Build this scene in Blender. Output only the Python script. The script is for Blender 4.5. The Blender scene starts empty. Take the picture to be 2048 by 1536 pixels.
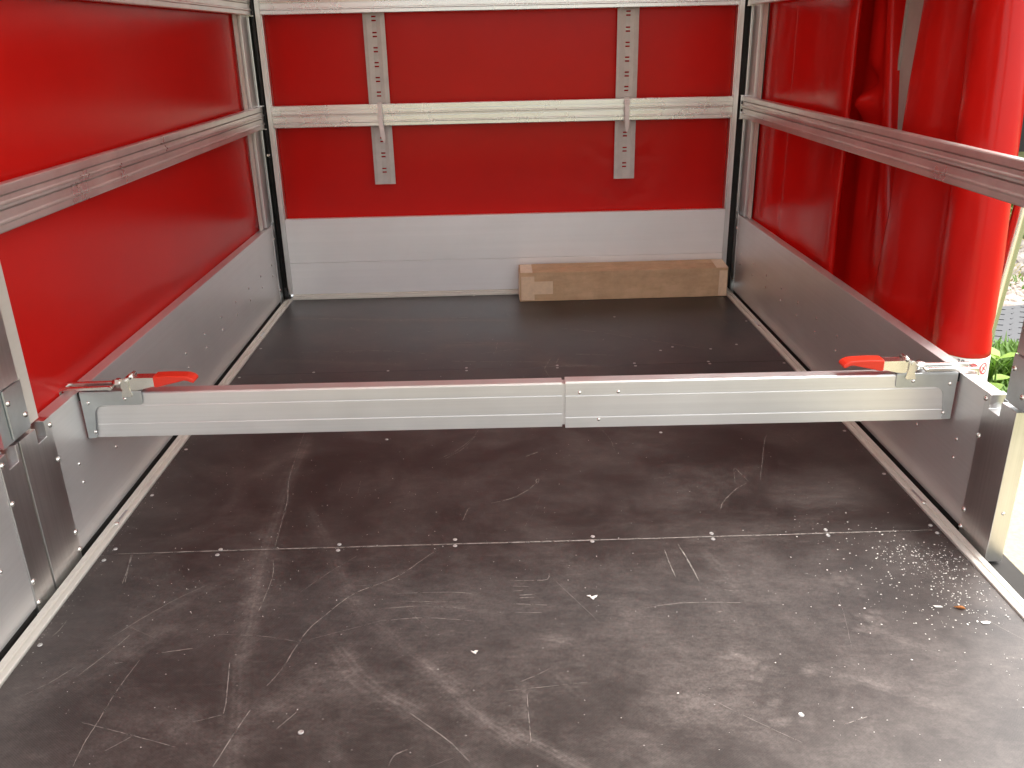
import bpy, bmesh, math, random
import numpy as np
from mathutils import Vector, Matrix
from mathutils import noise as mnoise
R = math.radians
rnd = random.Random(7)
scene = bpy.context.scene
# ------------------------------------------------------------------ camera
cam = bpy.data.cameras.new('camera'); camo = bpy.data.objects.new('camera', cam)
scene.collection.objects.link(camo); scene.camera = camo
cam.sensor_width = 36.0; cam.lens = 1728.37 / 2048 * 36.0
cam.clip_start = 0.02; cam.clip_end = 1000.0
def cam_matrix(pos, pitch, yaw, roll):
    cy, sy, cp, sp = math.cos(yaw), math.sin(yaw), math.cos(pitch), math.sin(pitch)
    f = Vector((sy*cp, cy*cp, -sp)); r = Vector((cy, -sy, 0)); u = r.cross(f)
    cr, sr = math.cos(roll), math.sin(roll)
    X = cr*r + sr*u; Y = -sr*r + cr*u; Z = -f
    m = Matrix(((X.x, Y.x, Z.x, pos[0]), (X.y, Y.y, Z.y, pos[1]), (X.z, Y.z, Z.z, pos[2]), (0, 0, 0, 1)))
    return m
camo.matrix_world = cam_matrix((-0.0403, -3.5203, 1.0024), 0.3811, 0.0145, -0.0215)
# ------------------------------------------------------------------ sky, sun, exposure
SUN_EL, SUN_AZ = 64.0, 68.0          # azimuth from +y towards +x (front right of the trailer)
world = bpy.data.worlds.new('World'); scene.world = world; world.use_nodes = True
wn = world.node_tree.nodes; wl = world.node_tree.links
bg = wn['Background']; sky = wn.new('ShaderNodeTexSky'); sky.sky_type = 'NISHITA'; sky.sun_disc = False
sky.sun_elevation = R(SUN_EL); sky.sun_rotation = R(SUN_AZ); sky.air_density = 1.0; sky.dust_density = 4.0; sky.ozone_density = 1.0
hs = wn.new('ShaderNodeHueSaturation'); hs.inputs['Saturation'].default_value = 0.22
wb = wn.new('ShaderNodeMix'); wb.data_type = 'RGBA'; wb.blend_type = 'MULTIPLY'; wb.inputs[0].default_value = 1.0; wb.inputs[7].default_value = (1.0, 0.965, 0.925, 1)   # warm overcast white balance
wl.new(sky.outputs[0], hs.inputs['Color']); wl.new(hs.outputs[0], wb.inputs[6]); wl.new(wb.outputs[2], bg.inputs['Color']); bg.inputs['Strength'].default_value = 0.15
sl = bpy.data.lights.new('sun', 'SUN'); sl.energy = 1.0; sl.angle = R(18); sl.color = (1.0, 0.96, 0.9)
so = bpy.data.objects.new('sun', sl); scene.collection.objects.link(so)
sd = Vector((math.sin(R(SUN_AZ))*math.cos(R(SUN_EL)), math.cos(R(SUN_AZ))*math.cos(R(SUN_EL)), math.sin(R(SUN_EL))))
so.rotation_euler = sd.to_track_quat('Z', 'Y').to_euler()
vs = scene.view_settings; vs.view_transform = 'Standard'; vs.look = 'None'; vs.gamma = 1.0; vs.use_curve_mapping = False
vs.exposure = 2.1
scene.cycles.max_bounces = 14; scene.cycles.diffuse_bounces = 8; scene.cycles.glossy_bounces = 8
scene.cycles.transmission_bounces = 8; scene.cycles.transparent_max_bounces = 12
scene.cycles.sample_clamp_indirect = 8.0
scene.cycles.use_denoising = True
# ------------------------------------------------------------------ wear of the floor (metres)
SCR=[
(1,[(-0.586,-1.334),(-0.575,-1.536),(-0.567,-1.623),(-0.549,-1.726),(-0.539,-1.841),(-0.532,-1.921)]),
(1,[(-0.524,-1.971),(-0.512,-2.027),(-0.51,-2.085),(-0.511,-2.145)]),
(1.2,[(-0.181,-1.947),(-0.212,-1.987),(-0.26,-2.046),(-0.337,-2.099),(-0.38,-2.162),(-0.404,-2.204),(-0.418,-2.254),(-0.43,-2.312),(-0.446,-2.353)]),
(1.1,[(-0.459,-2.408),(-0.467,-2.44),(-0.485,-2.525)]),
(1.3,[(-0.069,-1.76),(-0.022,-1.74),(0.019,-1.701),(0.044,-1.66)]),
(1,[(0.043,-1.675),(0.04,-1.655),(0.048,-1.648),(0.044,-1.673)]),
(2.6,[(0.021,-1.524),(0.052,-1.501)]),
(1.2,[(-0.133,-1.833),(-0.125,-1.797),(-0.123,-1.786),(-0.117,-1.778)]),
(0.8,[(-0.203,-1.525),(-0.16,-1.478),(-0.121,-1.408),(-0.104,-1.354)]),
(1.1,[(-0.525,-2.291),(-0.516,-2.334),(-0.504,-2.389),(-0.501,-2.414)]),
(1,[(-0.697,-2.516),(-0.7,-2.467),(-0.698,-2.425),(-0.696,-2.35),(-0.687,-2.276)]),
(1,[(-0.779,-2.313),(-0.747,-2.246),(-0.731,-2.205)]),
(0.9,[(-0.81,-2.041),(-0.819,-1.992),(-0.83,-1.935)]),
(1,[(-0.406,-2.451),(-0.383,-2.416)]),
(1.4,[(-0.664,-2.26),(-0.603,-2.249)]),
(0.9,[(-0.199,-2.427),(-0.165,-2.459),(-0.132,-2.491),(-0.101,-2.532)]),
(0.8,[(-0.767,-2.217),(-0.73,-2.161),(-0.684,-2.101),(-0.636,-2.054)]),
(0.7,[(-0.848,-2.356),(-0.817,-2.324),(-0.794,-2.29)]),
(0.7,[(-0.723,-2.424),(-0.653,-2.448),(-0.555,-2.483)]),
(0.7,[(-0.661,-2.486),(-0.627,-2.454)]),
(0.7,[(-0.545,-2.431),(-0.502,-2.417)]),
(0.8,[(-0.222,-2.534),(-0.214,-2.513),(-0.189,-2.5)]),
(1,[(-0.874,-2.202),(-0.869,-2.184),(-0.868,-2.156)]),
(1,[(-0.74,-2.285),(-0.715,-2.281)]),
(0.9,[(-0.028,-2.07),(0.017,-2.072),(0.042,-2.07),(0.048,-2.05)]),
(0.8,[(-0.028,-2.089),(0.006,-2.092)]),
(0.8,[(-0.026,-2.106),(0.001,-2.103)]),
(1,[(-0.014,-2.12),(0.017,-2.118)]),
(1,[(-0.014,-2.128),(0.014,-2.128)]),
(0.8,[(-0.029,-2.146),(0.037,-2.154)]),
(0.8,[(-0.025,-2.173),(0.026,-2.177)]),
(1,[(0.294,-1.976),(0.295,-2.027),(0.298,-2.074)]),
(1,[(0.33,-1.978),(0.337,-2.034),(0.341,-2.091)]),
(0.8,[(0.215,-2.173),(0.279,-2.161),(0.341,-2.16),(0.404,-2.165)]),
(1.4,[(0.351,-2.191),(0.366,-2.19)]),
(0.8,[(0.383,-2.122),(0.402,-2.127)]),
(0.8,[(-0.01,-2.393),(-0.009,-2.455),(-0.008,-2.496)]),
(0.8,[(0.48,-2.481),(0.522,-2.466)]),
(0.8,[(-0.271,-2.187),(-0.193,-2.181),(-0.099,-2.196)]),
(0.7,[(-0.266,-2.149),(-0.195,-2.145),(-0.119,-2.157)]),
(0.7,[(-0.252,-2.102),(-0.149,-2.103),(-0.101,-2.112)]),
(0.6,[(-0.245,-2.127),(-0.124,-2.137)]),
(1,[(0.517,-1.693),(0.534,-1.621),(0.543,-1.655),(0.55,-1.691)]),
(1,[(0.543,-1.699),(0.514,-1.723),(0.485,-1.758),(0.463,-1.789),(0.451,-1.819)]),
(0.9,[(0.326,-1.952),(0.334,-2.02),(0.341,-2.092)]),
(0.9,[(0.186,-0.477),(0.315,-0.531),(0.438,-0.607),(0.555,-0.68),(0.645,-0.734)]),
(1.2,[(0.204,-0.761),(0.288,-0.774),(0.361,-0.785)]),
(0.9,[(-0.207,-0.799),(-0.06,-0.816),(0.174,-0.835)]),
(0.8,[(-0.216,-0.603),(-0.111,-0.614),(0.013,-0.629)]),
(0.8,[(-0.054,-0.738),(-0.046,-0.6)]),
(0.9,[(0.133,-0.789),(0.107,-0.885),(0.108,-0.918),(0.117,-0.971)]),
(0.9,[(0.16,-0.791),(0.139,-0.874)]),
(0.8,[(0.094,-0.877),(0.18,-0.873),(0.269,-0.877)]),
(0.7,[(-0.11,-0.734),(0.012,-0.699),(0.062,-0.71)]),
(0.9,[(-0.828,-0.263),(-0.421,-0.318),(-0.112,-0.312)]),
(0.9,[(-0.735,-0.671),(-0.456,-0.677),(-0.279,-0.722)]),
(0.8,[(-0.601,-0.402),(-0.557,-0.448)]),
(0.8,[(0.58,-1.685),(0.656,-1.466),(0.68,-1.43)]),
(0.9,[(-0.806,-2.036),(-0.833,-1.935)]),
(0.8,[(-0.188,-1.525),(-0.144,-1.469),(-0.106,-1.379)]),
]
SM=[
(0.035,0.55,[(-0.561,-1.388),(-0.563,-1.655),(-0.553,-1.829),(-0.546,-1.95),(-0.539,-2.024),(-0.517,-2.186),(-0.507,-2.291),(-0.489,-2.36),(-0.471,-2.44),(-0.452,-2.527)]),
(0.03,0.35,[(-0.534,-2.042),(-0.508,-2.187),(-0.503,-2.284)]),
(0.028,0.4,[(-0.487,-1.753),(-0.427,-1.883),(-0.394,-1.958),(-0.362,-2.046),(-0.336,-2.111),(-0.277,-2.188),(-0.206,-2.278),(-0.128,-2.355)]),
(0.022,0.75,[(-0.184,-2.306),(-0.116,-2.4),(-0.075,-2.446),(-0.037,-2.49)]),
(0.025,0.8,[(-0.037,-2.469),(0.019,-2.508),(0.072,-2.549)]),
(0.02,0.35,[(-0.235,-2.395),(-0.174,-2.447),(-0.113,-2.507),(-0.082,-2.547)]),
(0.035,0.7,[(-0.329,-2.266),(-0.289,-2.326),(-0.241,-2.377),(-0.197,-2.408)]),
(0.05,0.3,[(-0.378,-2.309),(-0.338,-2.292)]),
(0.05,0.35,[(-0.43,-2.397),(-0.388,-2.364),(-0.331,-2.33)]),
(0.06,0.3,[(-0.848,-2.356),(-0.791,-2.297),(-0.73,-2.161),(-0.636,-2.054),(-0.569,-1.987)]),
(0.035,0.35,[(-0.758,-2.323),(-0.719,-2.261),(-0.688,-2.2),(-0.658,-2.179)]),
(0.04,0.5,[(-0.563,-2.436),(-0.559,-2.431)]),
(0.03,0.45,[(-0.613,-2.189),(-0.609,-2.182)]),
(0.03,0.35,[(-0.676,-2.208),(-0.662,-2.194)]),
(0.018,0.6,[(0.477,-2.346),(0.513,-2.363),(0.548,-2.38),(0.582,-2.4)]),
(0.03,0.35,[(0.652,-2.278),(0.706,-2.315)]),
(0.03,0.9,[(0.043,-2.249),(0.058,-2.253)]),
(0.02,0.55,[(-0.014,-2.381),(-0.014,-2.438)]),
(0.04,0.3,[(0.062,-2.361),(0.073,-2.379)]),
(0.06,0.3,[(0.25,-2.411),(0.299,-2.424)]),
(0.05,0.35,[(0.339,-2.317),(0.399,-2.32)]),
(0.04,0.3,[(0.407,-2.123),(0.376,-2.009)]),
(0.03,0.35,[(-0.648,-1.582),(-0.627,-1.508)]),
(0.03,0.5,[(-0.628,-1.531),(-0.572,-1.463)]),
(0.03,0.5,[(-0.836,-0.269),(-0.421,-0.324),(-0.016,-0.359)]),
(0.04,0.4,[(-0.214,-0.633),(0.033,-0.631)]),
(0.03,0.35,[(-0.788,-0.742),(-0.373,-0.813)]),
(0.03,0.35,[(0.109,-0.84),(0.27,-0.885)]),
(0.02,0.3,[(0.454,-0.866),(0.52,-0.862)]),
(0.12,0.22,[(-0.24,-2.17),(-0.052,-2.148)]),
(0.1,0.25,[(0.444,-1.885),(0.661,-1.897)]),
(0.15,0.25,[(0.03,-2.347),(0.297,-2.295)]),
(0.15,0.2,[(-0.752,-2.175),(-0.635,-2.103)]),
(0.15,0.2,[(-0.383,-2.388),(-0.134,-2.455)]),
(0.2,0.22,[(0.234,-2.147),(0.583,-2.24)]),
(0.06,0.3,[(-0.256,-2.081),(-0.152,-2.142)]),
]
LUG= [(0.587,-2.098),(0.595,-2.104),(0.614,-2.092),(0.617,-2.118),(0.639,-2.092),(0.643,-2.109),(0.645,-2.127),(0.641,-2.155),(0.642,-2.139),(0.638,-2.081),(0.614,-2.079),(0.613,-2.108),(0.642,-2.204),(0.647,-2.215),(0.625,-2.224),(0.604,-2.241),(0.594,-2.255),(0.613,-2.248),(0.631,-2.242),(0.649,-2.232),(0.646,-2.25),(0.633,-2.26),(0.614,-2.263),(0.621,-2.216),(0.608,-2.213),(0.339,-2.317),(0.358,-2.311),(0.371,-2.325),(0.382,-2.332),(0.341,-2.343),(0.358,-2.344),(0.373,-2.35),(0.325,-2.354),(0.339,-2.367),(0.355,-2.368),(0.373,-2.372),(0.327,-2.382),(0.343,-2.389),(0.362,-2.389),(0.388,-2.364),(0.326,-2.336),(0.396,-2.345),(0.382,-2.434),(0.392,-2.426),(0.395,-2.467),(0.421,-2.471),(0.378,-2.472),(0.468,-2.359),(0.459,-2.365)]
SCW= [(-0.15,-0.867),(-0.149,-0.892),(0.148,-0.866),(0.147,-0.888),(0.402,-0.865),(0.402,-0.89),(0.646,-0.867),(0.646,-0.888),(0.51,-0.748),(0.557,-0.716),(0.682,-0.746),(0.781,-0.707),(0.404,-0.356),(-0.649,-0.871),(-0.406,-0.875),(-0.876,-1.91),(-0.883,-1.953),(-0.647,-1.924),(-0.648,-1.945),(-0.395,-1.918),(-0.394,-1.941),(-0.147,-1.912),(-0.146,-1.937),(0.15,-1.916),(0.147,-1.935),(0.407,-1.918),(0.405,-1.94),(0.655,-1.917),(0.652,-1.939),(0.886,-1.911),(0.886,-1.942),(-0.883,-1.426),(-0.883,-1.675),(-0.885,-2.226),(-0.367,-2.46),(0.421,-2.457),(0.884,-1.424),(0.886,-1.672),(-0.352,-1.398),(0.391,-1.402),(-0.944,-0.16),(-0.141,-0.015)]
# ------------------------------------------------------------------ materials
def mat(name):
    m = bpy.data.materials.new(name); m.use_nodes = True
    nt = m.node_tree; b = nt.nodes['Principled BSDF']
    return m, nt, b
def N(nt, t, **k):
    n = nt.nodes.new(t)
    for a, v in k.items():
        if a in n.inputs: n.inputs[a].default_value = v
        else: setattr(n, a, v)
    return n
def coords(nt, scale=(1, 1, 1), rot=(0, 0, 0)):
    tc = N(nt, 'ShaderNodeTexCoord'); mp = N(nt, 'ShaderNodeMapping')
    mp.inputs['Scale'].default_value = scale; mp.inputs['Rotation'].default_value = rot
    nt.links.new(tc.outputs['Object'], mp.inputs['Vector']); return mp.outputs[0]
def ramp(nt, src, stops):
    r = N(nt, 'ShaderNodeValToRGB'); e = r.color_ramp.elements
    while len(e) < len(stops): e.new(0.5)
    for el, (p, c) in zip(e, stops):
        el.position = p; el.color = c if len(c) == 4 else (*c, 1)
    nt.links.new(src, r.inputs[0]); return r.outputs[0]
def g3(v): return (v, v, v)
def metal(name, col, rough, streak, amp=0.12, bump=0.04, dirt=0.0, metallic=1.0):
    m, nt, b = mat(name); L = nt.links.new
    v = coords(nt, streak)
    n = N(nt, 'ShaderNodeTexNoise', Scale=1.0, Detail=4.0, Roughness=0.6); L(v, n.inputs['Vector'])
    v2 = coords(nt, (3, 3, 3))
    n2 = N(nt, 'ShaderNodeTexNoise', Scale=1.5, Detail=5.0, Roughness=0.6); L(v2, n2.inputs['Vector'])
    c = ramp(nt, n.outputs[0], [(0.25, tuple(x*(1-amp) for x in col)), (0.75, tuple(min(1, x*(1+amp*.4)) for x in col))])
    mx = N(nt, 'ShaderNodeMix', data_type='RGBA'); mx.blend_type = 'MULTIPLY'
    d = ramp(nt, n2.outputs[0], [(0.35, g3(1.0-dirt)), (0.6, g3(1.0))])
    mx.inputs[0].default_value = 1.0; L(c, mx.inputs[6]); L(d, mx.inputs[7]); L(mx.outputs[2], b.inputs['Base Color'])
    b.inputs['Metallic'].default_value = metallic
    ma = N(nt, 'ShaderNodeMath', operation='MULTIPLY_ADD'); L(n2.outputs[0], ma.inputs[0]); ma.inputs[1].default_value = 0.22; ma.inputs[2].default_value = rough-0.11
    L(ma.outputs[0], b.inputs['Roughness'])
    bp = N(nt, 'ShaderNodeBump', Strength=bump, Distance=0.002); L(n.outputs[0], bp.inputs['Height']); L(bp.outputs[0], b.inputs['Normal'])
    return m
M = {}
AL = (0.80, 0.795, 0.79)
M['alu_y'] = metal('aluminium_drawn_lengthwise', AL, 0.40, (60, 1.2, 130), amp=0.05, bump=0.01, dirt=0.05, metallic=0.72)
M['alu_x'] = metal('aluminium_drawn_crosswise', (0.90, 0.90, 0.905), 0.34, (1.2, 40, 60), amp=0.03, bump=0.004, dirt=0.03, metallic=0.45)
M['alu_z'] = metal('aluminium_drawn_upright', AL, 0.36, (110, 110, 1.2), dirt=0.10)
M['alu_bar'] = metal('anodised_aluminium', (0.86, 0.86, 0.87), 0.40, (1.0, 60, 160), amp=0.06, dirt=0.03, metallic=0.9)
M['alu_rail'] = metal('aluminium_worn_rail', (0.80, 0.77, 0.75), 0.30, (3.0, 3.0, 60), amp=0.10, bump=0.005, dirt=0.20, metallic=0.72)
M['alu_rail_x'] = metal('aluminium_bright_rail', (0.84, 0.845, 0.855), 0.27, (1.5, 40, 60), amp=0.05, bump=0.0, dirt=0.05, metallic=0.8)
M['alu_matte'] = metal('aluminium_matte', (0.72, 0.70, 0.64), 0.5, (80, 0.6, 80), amp=0.04, bump=0.01, dirt=0.06, metallic=0.35)
M['zinc'] = metal('galvanised_steel', (0.62, 0.66, 0.68), 0.38, (14, 14, 14), amp=0.18, dirt=0.1)
M['steel'] = metal('plated_steel', (0.82, 0.81, 0.77), 0.26, (40, 40, 40), amp=0.1)
M['screw'] = metal('screw_head', (0.62, 0.62, 0.61), 0.4, (90, 90, 90), amp=0.15, dirt=0.15, metallic=0.8)
def plain(name, col, rough, spec=0.5, nscale=40, amp=0.15, bump=0.0, trans=0.0, bscale=None):
    m, nt, b = mat(name); L = nt.links.new
    v = coords(nt)
    n = N(nt, 'ShaderNodeTexNoise', Scale=nscale, Detail=5.0, Roughness=0.6); L(v, n.inputs['Vector'])
    c = ramp(nt, n.outputs[0], [(0.3, tuple(x*(1-amp) for x in col)), (0.7, tuple(min(1, x*(1+amp*.6)) for x in col))])
    L(c, b.inputs['Base Color']); b.inputs['Roughness'].default_value = rough; b.inputs['Specular IOR Level'].default_value = spec
    if bump:
        n2 = N(nt, 'ShaderNodeTexNoise', Scale=bscale or nscale, Detail=4.0); L(v, n2.inputs['Vector'])
        bp = N(nt, 'ShaderNodeBump', Strength=bump, Distance=0.01); L(n2.outputs[0], bp.inputs['Height']); L(bp.outputs[0], b.inputs['Normal'])
    if trans:
        t = N(nt, 'ShaderNodeBsdfTranslucent'); L(c, t.inputs['Color'])
        mx = N(nt, 'ShaderNodeMixShader'); mx.inputs[0].default_value = trans
        L(b.outputs[0], mx.inputs[1]); L(t.outputs[0], mx.inputs[2]); L(mx.outputs[0], nt.nodes['Material Output'].inputs['Surface'])
    return m
RED = (0.60, 0.011, 0.008)
M['tarp'] = plain('red_pvc_tarpaulin', RED, 0.25, 0.24, 3, 0.05, 0.02, 0.18, 5)
M['curtain'] = plain('red_pvc_curtain', RED, 0.22, 0.30, 3, 0.05, 0.06, 0.21, 9)
M['hem'] = plain('white_hem', (0.75, 0.74, 0.72), 0.45, 0.4, 20, 0.06)
M['roof'] = plain('roof_tarpaulin', (0.78, 0.75, 0.72), 0.45, 0.4, 3, 0.04, 0.03, 0.35, 6)
M['strap'] = plain('grey_pvc_strip', (0.58, 0.57, 0.54), 0.42, 0.5, 30, 0.08, 0.03)
M['tie'] = plain('white_nylon', (0.78, 0.74, 0.72), 0.4, 0.5, 50, 0.05)
M['black'] = plain('black_rubber', (0.012, 0.012, 0.012), 0.55, 0.4, 60, 0.2)
M['redgrip'] = plain('red_plastic_grip', (0.72, 0.035, 0.015), 0.35, 0.5, 60, 0.06)
M['redpad'] = plain('red_rubber_pad', (0.25, 0.012, 0.012), 0.6, 0.3, 60, 0.2)
M['printred'] = plain('red_print', (0.55, 0.03, 0.04), 0.5, 0.3)
M['printblack'] = plain('black_print', (0.03, 0.03, 0.03), 0.5, 0.3)
M['grey_post'] = plain('grey_painted_post', (0.40, 0.38, 0.35), 0.45, 0.5, 12, 0.08)
M['under'] = plain('dark_underfloor_gap_shade', (0.02, 0.018, 0.016), 0.8)  # also painted as shade inside narrow gaps between parts
M['dustwhite'] = plain('white_sawdust', (0.72, 0.70, 0.66), 0.8, 0.2, 500, 0.2)
M['husk'] = plain('brown_husk', (0.32, 0.12, 0.03), 0.6, 0.3, 300, 0.4)
# cardboard
m, nt, b = mat('brown_cardboard'); L = nt.links.new
n = N(nt, 'ShaderNodeTexNoise', Scale=1.0, Detail=5.0, Roughness=.65); L(coords(nt, (9, 30, 40)), n.inputs['Vector'])
n2 = N(nt, 'ShaderNodeTexNoise', Scale=14.0, Detail=6.0, Roughness=.7); L(coords(nt), n2.inputs['Vector'])
c1 = ramp(nt, n.outputs[0], [(0.3, (0.55, 0.365, 0.21)), (0.7, (0.66, 0.455, 0.28))])
c2 = ramp(nt, n2.outputs[0], [(0.35, g3(0.82)), (0.6, g3(1.0))])
mx = N(nt, 'ShaderNodeMix', data_type='RGBA'); mx.blend_type = 'MULTIPLY'; mx.inputs[0].default_value = 1.0
L(c1, mx.inputs[6]); L(c2, mx.inputs[7]); L(mx.outputs[2], b.inputs['Base Color']); b.inputs['Roughness'].default_value = 0.75
bp = N(nt, 'ShaderNodeBump', Strength=0.12, Distance=0.004); L(n2.outputs[0], bp.inputs['Height']); L(bp.outputs[0], b.inputs['Normal'])
M['card'] = m
M['tape'] = plain('brown_paper_tape', (0.76, 0.58, 0.40), 0.38, 0.5, 60, 0.1)
# floor film plywood: wear and a paler near end come from the point attribute "dust"
m, nt, b = mat('film_faced_plywood'); L = nt.links.new
v = coords(nt)
at = N(nt, 'ShaderNodeAttribute', attribute_name='dust')
n1 = N(nt, 'ShaderNodeTexNoise', Scale=5.0, Detail=8.0, Roughness=0.68, Distortion=0.4); L(v, n1.inputs['Vector'])
n2 = N(nt, 'ShaderNodeTexNoise', Scale=1.0, Detail=6.0, Roughness=0.7); L(coords(nt, (10, 60, 1)), n2.inputs['Vector'])
n3 = N(nt, 'ShaderNodeTexNoise', Scale=170.0, Detail=3.0, Roughness=0.7); L(v, n3.inputs['Vector'])
base = ramp(nt, n1.outputs[0], [(0.3, (0.0145, 0.0108, 0.0102)), (0.7, (0.025, 0.0192, 0.0182))])
hz = ramp(nt, n1.outputs[0], [(0.42, g3(0.0)), (0.76, g3(0.24))])       # cloudy film of dust
st = ramp(nt, n2.outputs[0], [(0.55, g3(0.0)), (0.85, g3(0.16))])       # brushed streaks
ad = N(nt, 'ShaderNodeMath', operation='ADD'); L(hz, ad.inputs[0]); L(st, ad.inputs[1])
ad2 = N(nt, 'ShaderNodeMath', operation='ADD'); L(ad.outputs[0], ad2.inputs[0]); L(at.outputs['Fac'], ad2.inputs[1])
n4 = N(nt, 'ShaderNodeTexNoise', Scale=1.0, Detail=7.0, Roughness=0.75); L(coords(nt, (26, 42, 1), (0, 0, R(28))), n4.inputs['Vector'])
g1 = ramp(nt, n3.outputs[0], [(0.3, g3(0.6)), (0.7, g3(1.2))]); g2 = ramp(nt, n4.outputs[0], [(0.34, g3(0.45)), (0.66, g3(1.3))])
gm = N(nt, 'ShaderNodeMath', operation='MULTIPLY'); L(g1, gm.inputs[0]); L(g2, gm.inputs[1]); gr = gm.outputs[0]
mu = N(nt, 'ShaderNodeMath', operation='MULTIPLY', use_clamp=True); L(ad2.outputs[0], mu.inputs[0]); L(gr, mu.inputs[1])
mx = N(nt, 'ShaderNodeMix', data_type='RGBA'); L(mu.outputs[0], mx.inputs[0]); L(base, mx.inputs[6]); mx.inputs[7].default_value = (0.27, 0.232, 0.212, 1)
L(mx.outputs[2], b.inputs['Base Color'])
ro = N(nt, 'ShaderNodeMapRange'); b.inputs['Specular IOR Level'].default_value = 0.58; ro.inputs['To Min'].default_value = 0.37; ro.inputs['To Max'].default_value = 0.75; L(mu.outputs[0], ro.inputs['Value']); L(ro.outputs[0], b.inputs['Roughness'])
vo = N(nt, 'ShaderNodeTexVoronoi', Scale=330.0); vo.inputs['Randomness'].default_value = 0.15; L(coords(nt, (1, 1, 0), (0, 0, R(38))), vo.inputs['Vector'])
bp = N(nt, 'ShaderNodeBump', Strength=0.35, Distance=0.0006); L(vo.outputs[0], bp.inputs['Height'])
bp2 = N(nt, 'ShaderNodeBump', Strength=0.10, Distance=0.004); L(n1.outputs[0], bp2.inputs['Height']); L(bp.outputs[0], bp2.inputs['Normal']); L(bp2.outputs[0], b.inputs['Normal'])
M['floor'] = m
# scratch: broken, dusty
m, nt, b = mat('scratch_dust'); L = nt.links.new
n = N(nt, 'ShaderNodeTexNoise', Scale=45.0, Detail=5.0, Roughness=.7); L(coords(nt), n.inputs['Vector'])
a = ramp(nt, n.outputs[0], [(0.26, g3(0.12)), (0.62, g3(0.9))]); L(a, b.inputs['Alpha'])
b.inputs['Base Color'].default_value = (0.33, 0.30, 0.275, 1); b.inputs['Roughness'].default_value = 0.7
M['scratch'] = m
# outdoors
M['paving'] = plain('pale_paving', (0.36, 0.31, 0.21), 0.85, 0.2, 60, 0.16, 0.2)
M['soil'] = plain('ground_soil', (0.11, 0.12, 0.05), 0.9, 0.2, 5, 0.5, 0.3)
M['leaf'] = plain('green_leaf', (0.10, 0.21, 0.025), 0.55, 0.4, 25, 0.45, 0, 0.3)
M['leaf2'] = plain('pale_green_leaf', (0.22, 0.36, 0.05), 0.5, 0.4, 40, 0.2, 0, 0.3)
M['dryleaf'] = plain('dry_grass', (0.34, 0.30, 0.12), 0.7, 0.3, 25, 0.4, 0, 0.2)
M['stone'] = plain('pebble_stone', (0.38, 0.33, 0.29), 0.8, 0.3, 14, 0.4)
M['rock'] = plain('grey_rock', (0.24, 0.22, 0.20), 0.85, 0.3, 12, 0.4, 0.3)
M['plastic'] = plain('black_plastic_cover', (0.05, 0.054, 0.06), 0.5, 0.5, 50, 0.15)
M['darkwall'] = plain('dark_grey_render', (0.045, 0.043, 0.042), 0.85, 0.2, 20, 0.2)
M['tube'] = metal('polished_tube', (0.82, 0.81, 0.78), 0.25, (3, 3, 60), amp=0.05)
# ------------------------------------------------------------------ helpers
COL = scene.collection
class MB:
    def __init__(s): s.v = []; s.f = []
    def add(s, vs, fs):
        o = len(s.v); s.v += [tuple(p) for p in vs]; s.f += [tuple(i+o for i in f) for f in fs]; return s
    def box(s, x0, x1, y0, y1, z0, z1):
        x0, x1 = sorted((x0, x1)); y0, y1 = sorted((y0, y1)); z0, z1 = sorted((z0, z1))
        return s.add([(x0,y0,z0),(x1,y0,z0),(x1,y1,z0),(x0,y1,z0),(x0,y0,z1),(x1,y0,z1),(x1,y1,z1),(x0,y1,z1)],
                     [(0,3,2,1),(4,5,6,7),(0,1,5,4),(1,2,6,5),(2,3,7,6),(3,0,4,7)])
    def prism(s, pts, fn, a, b):
        """closed 2-D outline pts mapped by fn(u, v, w) for w = a and w = b"""
        n = len(pts)
        return s.add([fn(u, v, a) for u, v in pts] + [fn(u, v, b) for u, v in pts],
                     [tuple(range(n))[::-1], tuple(range(n, 2*n))] + [(i, (i+1) % n, n+(i+1) % n, n+i) for i in range(n)])
    def tube(s, path, r, n=10, cap=True):
        path = [Vector(p) for p in path]; rs = r if isinstance(r, (list, tuple)) else [r]*len(path)
        rings = []; prev = None
        for i, p in enumerate(path):
            t = (path[min(i+1, len(path)-1)] - path[max(i-1, 0)]).normalized()
            if prev is None:
                ref = Vector((0, 0, 1)) if abs(t.z) < .9 else Vector((1, 0, 0)); u = t.cross(ref).normalized()
            else: u = (prev - t*prev.dot(t)).normalized()
            prev = u; w = t.cross(u)
            rings.append([p + (u*math.cos(k*2*math.pi/n) + w*math.sin(k*2*math.pi/n))*rs[i] for k in range(n)])
        vs = [q for rg in rings for q in rg]; fs = []
        for i in range(len(path)-1):
            for k in range(n): fs.append((i*n+k, i*n+(k+1) % n, (i+1)*n+(k+1) % n, (i+1)*n+k))
        if cap: fs += [tuple(range(n))[::-1], tuple(range((len(path)-1)*n, len(path)*n))]
        return s.add(vs, fs)
    def mesh(s, name):
        me = bpy.data.meshes.new(name); me.from_pydata(s.v, [], s.f)
        bm = bmesh.new(); bm.from_mesh(me); bmesh.ops.recalc_face_normals(bm, faces=bm.faces); bm.to_mesh(me); bm.free(); me.update(); return me
    def build(s, name, m, parent=None, bevel=0.0, smooth=False, seg=2):
        return link(name, s.mesh(name), m, parent, bevel, smooth, seg)
def link(name, me, m, parent=None, bevel=0.0, smooth=False, seg=2):
    if m is not None and len(me.materials) == 0: me.materials.append(M[m])
    o = bpy.data.objects.new(name, me); COL.objects.link(o); o.parent = parent
    if bevel:
        md = o.modifiers.new('bevel', 'BEVEL'); md.width = bevel; md.segments = seg; md.limit_method = 'ANGLE'; md.angle_limit = R(40); md.harden_normals = False
    if smooth:
        for p in me.polygons: p.use_smooth = True
    return o
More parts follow.
